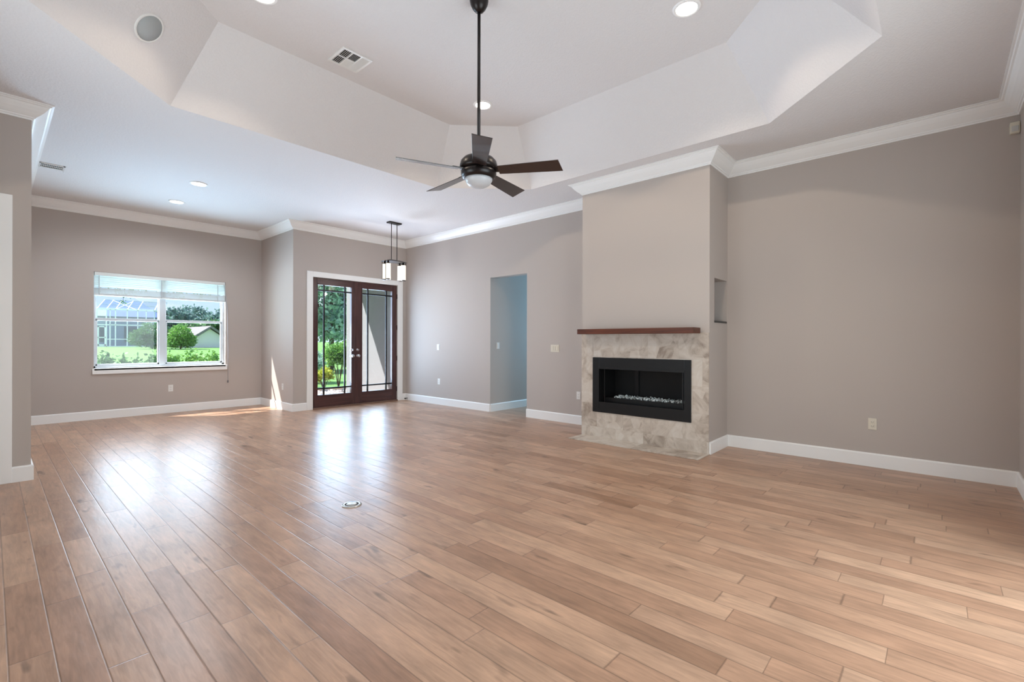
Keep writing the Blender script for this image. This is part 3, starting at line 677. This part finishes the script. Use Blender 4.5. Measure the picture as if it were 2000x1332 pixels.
# ------------------------------------------------------------------ entry pendant
def pendant():
    r = thing('pendant_light', 'bronze pendant with four lit glass cylinders before the entry doors', 'pendant light', (4.815, 7.177, ZC))
    PB = mat('pendant_bronze', (52, 46, 44), 0.4, metal=0.5)
    MB().box(-0.125, 0.125, -0.055, 0.055, -0.022, 0.0).build('ceiling_plate', PB, r, bevel=0.004)
    for x in (-0.058, 0.058):
        MB().tube([(x, 0, -0.02), (x, 0, -0.665)], 0.0065, 8).build('rod', PB, r)
    zt = -0.665
    MB().add([(-0.215, -0.105, zt - 0.035), (0.215, -0.105, zt - 0.035), (0.215, 0.105, zt - 0.035), (-0.215, 0.105, zt - 0.035), (-0.10, -0.035, zt), (0.10, -0.035, zt), (0.10, 0.035, zt), (-0.10, 0.035, zt)],
             [(3, 2, 1, 0), (4, 5, 6, 7), (0, 1, 5, 4), (1, 2, 6, 5), (2, 3, 7, 6), (3, 0, 4, 7)]).build('roof_frame', PB, r)
    for x in (-0.157, 0.157):
        for y in (-0.055, 0.055):
            MB().lathe([(0.016, zt - 0.03), (0.016, zt - 0.065), (0.034, zt - 0.075), (0.034, zt - 0.085)], (x, y, 0), 16).build('socket_cap', PB, r)
            s = MB().lathe([(0.001, zt - 0.082), (0.039, zt - 0.084), (0.041, zt - 0.09), (0.041, zt - 0.345), (0.039, zt - 0.350)], (x, y, 0), 24).build('glass_shade', SHADE, r); s['label'] = 'lit frosted glass cylinder'
            MB().lathe([(0.042, zt - 0.345), (0.042, zt - 0.359), (0.030, zt - 0.362)], (x, y, 0), 24).build('bottom_ring', PB, s)
            MB().bar((x + 0.05 * (1 if x > 0 else -1), y, zt - 0.03), (x + 0.05 * (1 if x > 0 else -1), y, zt - 0.355), 0.008, 0.008).build('corner_bar', PB, r)
    d = bpy.data.lights.new('pendant_glow', 'POINT'); d.energy, d.color = LP['pendant']; d.shadow_soft_size = 0.04
    o = bpy.data.objects.new('pendant_glow', d); COL.objects.link(o); o.location = (4.815, 7.177, 2.25)
pendant()

# ------------------------------------------------------------------ vents, speaker, sensor, floor plate, door stop
def air_vent():
    x0, x1, y0, y1 = 2.183, 2.488, 4.077, 4.378
    r = thing('air_vent', 'white square air vent in the tray ceiling top', 'air vent', ((x0 + x1) / 2, (y0 + y1) / 2, ZT), None, 'ceiling air vents')
    h = 0.152; q = 0.024; zz = -0.012
    MB().box(-h, h, -h, -h + q, zz, 0).box(-h, h, h - q, h, zz, 0).box(-h, -h + q, -h + q, h - q, zz, 0).box(h - q, h, -h + q, h - q, zz, 0) \
        .box(-0.047, -0.037, -h + q, h - q, zz, -0.002).box(0.042, 0.052, -h + q, h - q, zz, -0.002).box(-h + q, 0.045, -0.006, 0.006, zz, -0.002).build('vent_frame', WHITE, r, bevel=0.002)
    MB().box(-h + 0.02, h - 0.02, -h + 0.02, h - 0.02, -0.0025, -0.0005).build('duct', DARKSLOT, r)
    def slats(xa, xb, ya, yb, along, n, tilt, wd=0.011):
        m = MB()
        for k in range(n):
            f = (k + 0.5) / n
            if along == 'Y':
                c = xa + (xb - xa) * f; dx, dz = wd / 2 * math.cos(tilt), wd / 2 * math.sin(tilt)
                m.bar((c, ya, zz * 0.6), (c, yb, zz * 0.6), 0.0015, wd, (math.cos(tilt), 0, math.sin(tilt)))
            else:
                c = ya + (yb - ya) * f
                m.bar((xa, c, zz * 0.6), (xb, c, zz * 0.6), 0.0015, wd, (0, math.cos(tilt), math.sin(tilt)))
        m.build('louvers', WHITE, r)
    t = PI - math.radians(40)
    slats(-h + q, -0.047, -h + q, -0.006, 'Y', 5, PI - t); slats(-h + q, -0.047, 0.006, h - q, 'Y', 5, PI - t)
    slats(-0.037, 0.042, -h + q, -0.006, 'X', 7, PI - t); slats(-0.037, 0.042, 0.006, h - q, 'X', 9, t, 0.016)
    slats(0.052, h - q, -h + q, h - q, 'Y', 7, t, 0.016)
air_vent()
def small_vent():
    r = thing('air_vent', 'small white air vent in the front ceiling near the left partition', 'air vent', (0.50, 7.94, ZC), None, 'ceiling air vents')
    w, h = 0.115, 0.095
    MB().box(-w, w, -h, -h + 0.02, -0.01, 0).box(-w, w, h - 0.02, h, -0.01, 0).box(-w, -w + 0.02, -h, h, -0.01, 0).box(w - 0.02, w, -h, h, -0.01, 0).box(-w, w, -0.008, 0.008, -0.01, 0).build('vent_frame', WHITE, r, bevel=0.002)
    MB().box(-w + 0.01, w - 0.01, -h + 0.01, h - 0.01, -0.0025, -0.0005).build('duct', DARKSLOT, r)
    m = MB()
    for k in range(12):
        c = -w + 0.03 + k * (2 * w - 0.06) / 11
        m.bar((c, -h + 0.02, -0.006), (c, h - 0.02, -0.006), 0.002, 0.010, (math.cos(1.1), 0, math.sin(1.1)))
    m.build('louvers', WHITE, r)
small_vent()
def speaker():
    n = Vector((0.533, -0.533, -0.657)).normalized()      # into the room
    r = thing('ceiling_speaker', 'round white speaker on the sloped tray face at upper left', 'speaker', (0.814, 4.484, 3.638), n.to_track_quat('Z', 'Y').to_euler())
    MB().lathe([(0.114, 0.0), (0.114, 0.005), (0.108, 0.009), (0.100, 0.009), (0.098, 0.004)], (0, 0, 0), 40, cap=False).build('speaker_ring', WHITE, r)
    MB().lathe([(0.099, 0.003), (0.099, 0.006), (0.001, 0.008)], (0, 0, 0), 40).build('grille', mat('speaker_grille', (176, 180, 180), 0.7, bump=(900, 0.4, 0.001)), r)
speaker()
def sensor():
    r = thing('motion_sensor', 'small white motion sensor high in the right corner', 'sensor', (XB, -0.485, 3.10))
    MB().box(-0.045, 0.0, -0.032, 0.032, -0.05, 0.05).build('sensor_body', IVORY, r, bevel=0.008)
    MB().box(-0.050, -0.044, -0.022, 0.022, -0.035, 0.012).build('sensor_lens', mat('sensor_lens', (206, 204, 200), 0.3), r, bevel=0.004)
sensor()
def floor_plate():
    r = thing('floor_outlet', 'round silver floor outlet cover in the middle of the planks', 'floor outlet', (1.853, 3.317, 0))
    MB().lathe([(0.074, 0.0), (0.072, 0.004), (0.060, 0.007), (0.052, 0.007)], (0, 0, 0), 40, cap=False).build('cover_ring', mat('brushed_nickel', (190, 186, 180), 0.3, metal=0.8), r)
    MB().lathe([(0.053, 0.001), (0.053, 0.0035), (0.001, 0.004)], (0, 0, 0), 40).build('recess', mat('recess_dark', (110, 104, 100), 0.5, metal=0.5), r)
    MB().lathe([(0.040, 0.003), (0.040, 0.008), (0.034, 0.010), (0.001, 0.010)], (0, 0, 0), 32).build('screw_cap', mat('brushed_nickel', (190, 186, 180), 0.3), r)
floor_plate()
def door_stop():
    r = thing('door_stop', 'small dark door stop on the baseboard right of the entry doors', 'door stop', (XB - 0.018, 8.34, 0.045))
    MB().tube([(0, 0, 0), (-0.05, 0, -0.004)], 0.007, 10).build('stem', CAME, r)
    MB().tube([(-0.05, 0, -0.004), (-0.066, 0, -0.006)], 0.015, 12).build('rubber_tip', mat('black_rubber', (26, 24, 24), 0.7), r)
door_stop()

# ------------------------------------------------------------------ porch and garden
struct(MB().box(XB - 0.08, XB + 0.12, YE + 0.17, 10.78, -0.1, 3.3).build('wall_porch', STUCCO), 'grey stucco porch side wall', 'wall')
struct(MB().box(XJ + 0.17, XB + 0.3, YE + 0.17, 10.37, 2.75, 3.2).build('ceiling_porch', STUCCO), 'porch roof slab', 'ceiling')
struct(MB().box(XJ + 0.17, XB - 0.08, YE + 0.17, 10.7, -0.12, -0.02).build('floor_porch', CONC), 'concrete porch floor', 'floor')
struct(MB().box(-5.2, XL - 0.15, YC - 0.15, YA, 2.9, 3.4).box(-5.2, 9.0, YC - 4.5, YC - 0.15, 2.9, 3.4).build('ceiling_sun_block', STUCCO), 'unseen roof slab added to block the sun', 'ceiling')  # unseen slab, added to keep sun from entering the left opening
def lawn():
    mb = MB(); vs = []; fs = []
    xs = [-40 + i * 6 for i in range(29)]; ys = [10.1, 10.9, 12, 14, 17, 20, 24, 28, 34, 42, 52, 62, 80, 120, 240]
    def hz(x, y): return -0.12 + max(0.0, min(1.0, (y - 11.5) / 50)) * 0.70
    for y in ys:
        for x in xs: vs.append((x, y, hz(x, y)))
    n = len(xs)
    for j in range(len(ys) - 1):
        for i in range(n - 1): fs.append((j * n + i, j * n + i + 1, (j + 1) * n + i + 1, (j + 1) * n + i))
    # ground either side of and in front of the house so that the porch stands on something
    o = mb.add(vs, fs, True).build('lawn', LAWN)
    tag(o, 'sunlit green lawn beyond the front window', 'lawn', None, 'structure')
    return hz
hz = lawn()
tag(MB().box(4.2, 8.5, 10.72, 12.9, -0.16, -0.075).build('planting_bed', SOIL), 'brown planting bed beyond the porch', 'planting bed')['kind'] = 'structure'
def rocks():
    g = MB(); rnd = random.Random(5)
    for k in range(420):
        c = Vector((4.3 + rnd.random() * 3.4, 10.78 + rnd.random() * 1.15, -0.07)); s = 0.025 + rnd.random() * 0.045
        base = [Vector((math.cos(a) * s * rnd.uniform(.8, 1.2), math.sin(a) * s * rnd.uniform(.8, 1.2), 0)) for a in [i * PI / 3 for i in range(6)]]
        vs = [c + b for b in base] + [c + b * 0.65 + Vector((0, 0, s * rnd.uniform(.5, .9))) for b in base]
        g.add(vs, [(i, (i + 1) % 6, 6 + (i + 1) % 6, 6 + i) for i in range(6)] + [tuple(range(6, 12))], True)
    tag(g.build('river_rocks', ROCK), 'grey river rocks covering the bed outside the entry doors', 'rocks', None, 'stuff')
rocks()

def leaves(mb, c, rad, n, size, rnd, shell=0.55):
    c = Vector(c)
    for k in range(n):
        d = Vector((rnd.gauss(0, 1), rnd.gauss(0, 1), rnd.gauss(0, 1))).normalized(); q = shell + (1 - shell) * rnd.random()
        p = c + Vector((d.x * rad[0], d.y * rad[1], d.z * rad[2])) * q
        a = Vector((rnd.uniform(-1, 1), rnd.uniform(-1, 1), rnd.uniform(-.6, .9))).normalized(); b = a.cross(Vector((rnd.uniform(-1, 1), rnd.uniform(-1, 1), rnd.uniform(-1, 1)))).normalized()
        s = size * rnd.uniform(.6, 1.3)
        mb.add([p, p + a * s * 0.5 + b * s * 0.28, p + a * s, p + a * s * 0.5 - b * s * 0.28], [(0, 1, 2, 3)])
def tree(name, label, cat, x, y, z, blobs, lm, n, size, seed, trunk=0.12, group=None):
    rnd = random.Random(seed); r = thing(name, label, cat, (x, y, z), None, group)
    f = MB()
    for (cx, cy, cz, rx, ry, rz) in blobs: leaves(f, (cx, cy, cz), (rx, ry, rz), n, size, rnd)
    f.build('foliage', lm, r)
    t = MB(); top = max(b[2] for b in blobs)
    t.tube([(0, 0, -0.1), (0.05, 0.03, top * 0.4), (0.0, 0.0, top * 0.8)], [trunk, trunk * 0.8, trunk * 0.4], 8)
    for b in blobs[:6]: t.tube([(0.02, 0.0, top * 0.35), (b[0] * 0.5, b[1] * 0.5, (top * 0.35 + b[2]) / 2), (b[0], b[1], b[2])], [trunk * 0.5, trunk * 0.35, trunk * 0.12], 6)
    t.build('trunk', BARK, r)
    return r
def shrub(label, x, y, z, h, w, lm, n, size, seed, group=None, name='shrub'):
    rnd = random.Random(seed); r = thing(name, label, 'shrub', (x, y, z), None, group)
    f = MB(); s = MB()
    for k in range(7):
        a = 2 * PI * k / 7 + rnd.random(); e = (math.cos(a) * w * 0.35 * rnd.uniform(.5, 1), math.sin(a) * w * 0.35 * rnd.uniform(.5, 1), h * rnd.uniform(.55, .85))
        s.tube([(0, 0, -0.03), (e[0] * 0.4, e[1] * 0.4, e[2] * 0.5), e], [0.012, 0.009, 0.005], 5)
        leaves(f, e, (w * 0.26, w * 0.26, h * 0.24), n // 7, size, rnd, 0.2)
    f.build('foliage', lm, r); s.build('stems', BARK, r)
    return r
# seen through the entry doors
tree('garden_tree', 'large teal green tree filling the left entry door pane', 'tree', 9.7, 19.1, -0.05,
     [(0, 0, 3.0, 1.7, 1.7, 1.2), (-1.2, 0.4, 2.2, 1.1, 1.1, 0.8), (1.0, 0.2, 2.3, 1.2, 1.2, 0.9), (0.0, -0.3, 1.9, 1.2, 1.0, 0.7), (0.9, 0.2, 3.7, 1.0, 1.0, 0.8), (-1.0, 0, 3.7, 1.0, 1.0, 0.8), (-2.2, 0.5, 3.0, 1.0, 1.0, 0.9), (2.2, 0.5, 3.0, 1.0, 1.0, 0.9), (-0.3, 0.2, 4.6, 1.6, 1.2, 0.7), (-0.5, 0.8, 3.2, 1.6, 1.0, 1.2), (-0.5, -0.6, 3.8, 1.2, 1.0, 0.8)], LEAF_T, 1150, 0.21, 21)
shrub('tall upright green shrub beside the porch wall', 6.60, 12.55, -0.08, 1.30, 0.85, LEAF_G, 5000, 0.075, 31)
shrub('low yellow green shrub left of the tall porch shrub', 6.02, 12.25, -0.08, 0.60, 0.50, LEAF_Y, 1500, 0.07, 32)
shrub('small yellow shrub seen in the left edge of the entry glass', 5.52, 12.20, -0.08, 0.55, 0.45, LEAF_Y, 1200, 0.07, 33)
shrub('broad grey green shrub behind the yellow green one, beyond the porch', 6.75, 14.6, hz(6.75, 14.6), 1.0, 1.1, LEAF_T, 3000, 0.08, 34)
# low hedge under the window
for i, (x, y, h, w) in enumerate(((1.58, 12.6, 1.12, 0.40), (2.02, 12.9, 1.06, 0.44), (2.36, 12.3, 1.08, 0.42), (2.76, 12.9, 1.06, 0.44), (3.08, 12.3, 1.10, 0.44), (3.50, 12.9, 1.10, 0.46), (3.82, 12.3, 1.06, 0.44))):
    lab = ['small leafy shrub alone at the left window edge', 'leafy shrub left of the window mullion, second along the lawn edge', 'leafy shrub left of the window mullion, third along the lawn edge', 'leafy shrub just left of the window mullion',
           'leafy shrub just right of the window mullion', 'leafy shrub in the middle of the right window pane', 'leafy shrub at the right window edge'][i]
    shrub(lab, x, y, hz(x, y), h, w, LEAF_D if i < 3 else LEAF_G, 700, 0.08, 50 + i, 'low shrubs outside the front window')
# neighbour's screened pool cage with the house behind
def cage():
    ox, oy = 7.08, 61.5; oz = hz(7.08, 61.5) + 0.02
    r = thing('pool_enclosure', 'white framed screened pool enclosure of the house next door', 'pool enclosure', (ox, oy, oz))
    f = MB(); w = 0.085
    xs = [0.0, 0.72, 1.0, 1.42, 2.35, 3.2, 3.9, 4.6, 5.4]
    H = 3.75
    for x in xs[2:]: f.box(x - w / 2, x + w / 2, -w / 2, w / 2, 0, H)
    f.box(-0.04, 0.04, -0.04, 0.04, 0, H).box(0.68, 0.76, -0.04, 0.04, 0, H)
    f.box(0, 5.4, -w / 2, w / 2, 2.15, 2.25).box(0, 5.4, -w / 2, w / 2, H - 0.06, H + 0.09).box(0.72, 5.4, -0.03, 0.03, 0.72, 0.80).box(0, 5.4, -0.04, 0.04, 0, 0.08)
    for x in (0.0, 0.72, 1.42, 2.35, 3.2, 4.6): f.bar((x, 0, H), (x + 1.0, 3.2, H + 1.15), 0.07, 0.07)
    f.bar((0.2, 1.6, H + 0.57), (6.0, 1.6, H + 0.57), 0.06, 0.06); f.bar((1.0, 3.2, H + 1.15), (6.4, 3.2, H + 1.15), 0.07, 0.07)
    f.bar((1.42, 0, H), (3.4, 3.2, H + 1.15), 0.05, 0.05); f.bar((3.2, 0, H), (1.6, 3.2, H + 1.15), 0.05, 0.05)
    f.build('frame', ALU, r)
    MB().box(0.76, 5.38, -0.006, 0.006, 0.06, H - 0.05).add([(0, 0, H), (5.4, 0, H), (6.4, 3.2, H + 1.15), (1.0, 3.2, H + 1.15)], [(0, 1, 2, 3)]).build('screen', SCREEN, r)
    d = MB(); q = 0.10
    d.box(0.05, 0.05 + q, -0.07, -0.02, 0.1, 2.05).box(0.67 - q, 0.67, -0.07, -0.02, 0.1, 2.05).box(0.05, 0.67, -0.07, -0.02, 1.95, 2.05).box(0.05, 0.67, -0.07, -0.02, 0.1, 0.25).box(0.05, 0.67, -0.07, -0.02, 0.88, 0.98)
    dd = d.build('screen_door', ALU, r); MB().box(0.1, 0.62, -0.05, -0.04, 0.2, 2.0).build('door_screen', SCREEN, dd)
    h = thing('house', 'blue shaded house behind the screened pool enclosure', 'house', (ox + 2.5, oy + 7.5, oz - 0.05))
    MB().box(-7, 3.2, -3.5, 3, -0.3, 3.3).build('house_wall', HOUSEB, h)
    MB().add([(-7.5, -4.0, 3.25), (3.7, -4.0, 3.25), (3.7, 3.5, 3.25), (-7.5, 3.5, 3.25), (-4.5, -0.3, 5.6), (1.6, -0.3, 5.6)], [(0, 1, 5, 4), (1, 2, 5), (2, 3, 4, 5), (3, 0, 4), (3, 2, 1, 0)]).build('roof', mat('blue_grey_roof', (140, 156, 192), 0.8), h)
    for x in (-5, -2.5, 0.2, 2.6):
        MB().box(x, x + 1.1, -3.54, -3.46, 0.5, 2.2).build('house_window', mat('dark_window', (60, 74, 92), 0.2), h)
cage()
def gable_house():
    r = thing('house', 'pale gabled house with grey roof at the lawn right end', 'house', (15.45, 56.5, hz(15.5, 56.5)))
    W2, Hh, top = 2.4, 0.35, 2.05
    MB().add([(-W2, 0, -0.6), (W2, 0, -0.6), (W2, 0, Hh - 0.1), (0, 0, top - 0.1), (-W2, 0, Hh - 0.1), (-W2, 8, -0.6), (W2, 8, -0.6), (W2, 8, Hh - 0.1), (0, 8, top - 0.1), (-W2, 8, Hh - 0.1)],
             [(0, 1, 2, 3, 4), (9, 8, 7, 6, 5), (0, 5, 6, 1), (1, 6, 7, 2), (2, 7, 8, 3), (3, 8, 9, 4), (4, 9, 5, 0)]).build('house_wall', HOUSE, r)
    e = 0.4; t = 0.22
    MB().add([(-W2 - e, -0.4, Hh - 0.1 - e * .4), (0, -0.4, top), (W2 + e, -0.4, Hh - 0.1 - e * .4), (-W2 - e, 8.4, Hh - 0.1 - e * .4), (0, 8.4, top), (W2 + e, 8.4, Hh - 0.1 - e * .4),
              (-W2 - e, -0.4, Hh - 0.1 - e * .4 + t), (0, -0.4, top + t), (W2 + e, -0.4, Hh - 0.1 - e * .4 + t), (-W2 - e, 8.4, Hh - 0.1 - e * .4 + t), (0, 8.4, top + t), (W2 + e, 8.4, Hh - 0.1 - e * .4 + t)],
             [(0, 1, 4, 3), (1, 2, 5, 4), (6, 9, 10, 7), (7, 10, 11, 8), (0, 6, 7, 1), (1, 7, 8, 2), (3, 4, 10, 9), (4, 5, 11, 10), (0, 3, 9, 6), (2, 8, 11, 5)]).build('roof', ROOFT, r)
gable_house()
B = [(0, 0, 1.5, 1.2, 1.0, 1.0), (1.0, 0.2, 1.2, 1.0, 0.9, 0.9), (-0.9, 0.1, 1.0, 0.9, 0.8, 0.8), (0.2, -0.3, 0.7, 1.2, 0.9, 0.7)]
tree('garden_bush', 'broad green bush in front of the pool enclosure, left of the mullion', 'bush', 10.0, 53.5, hz(10.0, 53.5), B, LEAF_D, 1500, 0.17, 61, 0.06, 'bushes along the far lawn')
tree('garden_bush', 'round bright green bush right of the window mullion', 'bush', 11.75, 51.6, hz(11.75, 51.6), [(0, 0, 1.4, 0.9, 0.9, 0.9), (0.55, 0, 0.8, 0.75, 0.7, 0.7), (-0.5, 0, 0.75, 0.75, 0.7, 0.65)], LEAF_G, 1900, 0.17, 62, 0.06, 'bushes along the far lawn')
for i, (x, y, s) in enumerate(((24.5, 112, 1.35), (31.6, 128, 1.6), (33.6, 106, 1.5), (20.5, 84, 0.72), (25.6, 92, 0.85), (46.0, 150, 1.6))):
    lab = ['far blue green tree at the left of the right window pane', 'tall far blue green tree in the middle of the right window pane', 'far blue green tree behind the gabled house roof', 'lower tree in front of the far tall trees, left one',
           'lower dark tree just above the gabled house', 'far tree at the right window edge'][i]
    tree('distant_tree', lab, 'tree', x, y, -0.5, [(0, 0, 4.6 * s, 2.6 * s, 2.2, 1.5 * s), (-2.1 * s, 0, 3.4 * s, 1.9 * s, 2, 1.4 * s), (2.1 * s, 0, 3.4 * s, 1.9 * s, 2, 1.4 * s), (0, -0.5, 2.2 * s, 2.8 * s, 2, 1.4 * s), (0, -0.3, 0.9 * s, 2.8 * s, 2, 1.0 * s)],
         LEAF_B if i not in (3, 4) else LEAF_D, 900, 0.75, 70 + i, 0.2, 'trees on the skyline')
# oak whose leafy branch hangs in front of the top of the window (its trunk stands out of sight behind the jog)
def oak():
    r = thing('oak_tree', 'oak branch hanging leafy twigs across the top of the front window', 'tree', (5.3, 14.0, hz(5.3, 14.0))); rnd = random.Random(9)
    z0 = -hz(5.3, 14.0)
    t = MB(); f = MB()
    t.tube([(0, 0, -0.1), (0.03, 0, 1.5), (0, 0.05, 3.0), (0.1, 0, 4.2)], [0.14, 0.12, 0.10, 0.05], 10)
    t.tube([(0, 0, z0 + 2.5), (-0.7, 0.05, z0 + 2.75), (-1.6, 0.1, z0 + 2.72), (-2.6, 0.0, z0 + 2.66), (-3.7, 0.1, z0 + 2.7)], [0.06, 0.05, 0.035, 0.025, 0.012], 6)
    for k in range(46):
        x = -3.75 + 2.6 * rnd.random(); lo = 0.42 if -3.3 < x < -2.9 else 0.25
        e = (x + rnd.uniform(-.2, .2), rnd.uniform(-.3, .3), z0 + 2.55 - lo * rnd.random() ** 1.3)
        t.tube([(x, 0.05, z0 + 2.7), e], [0.008, 0.003], 4); leaves(f, e, (0.11, 0.11, 0.09), 14, 0.06, rnd, 0.1)
    leaves(f, (0, 0, 4.6), (1.2, 1.2, 1.0), 500, 0.12, rnd)
    t.build('trunk', BARK, r); f.build('foliage', LEAF_D, r)
oak()
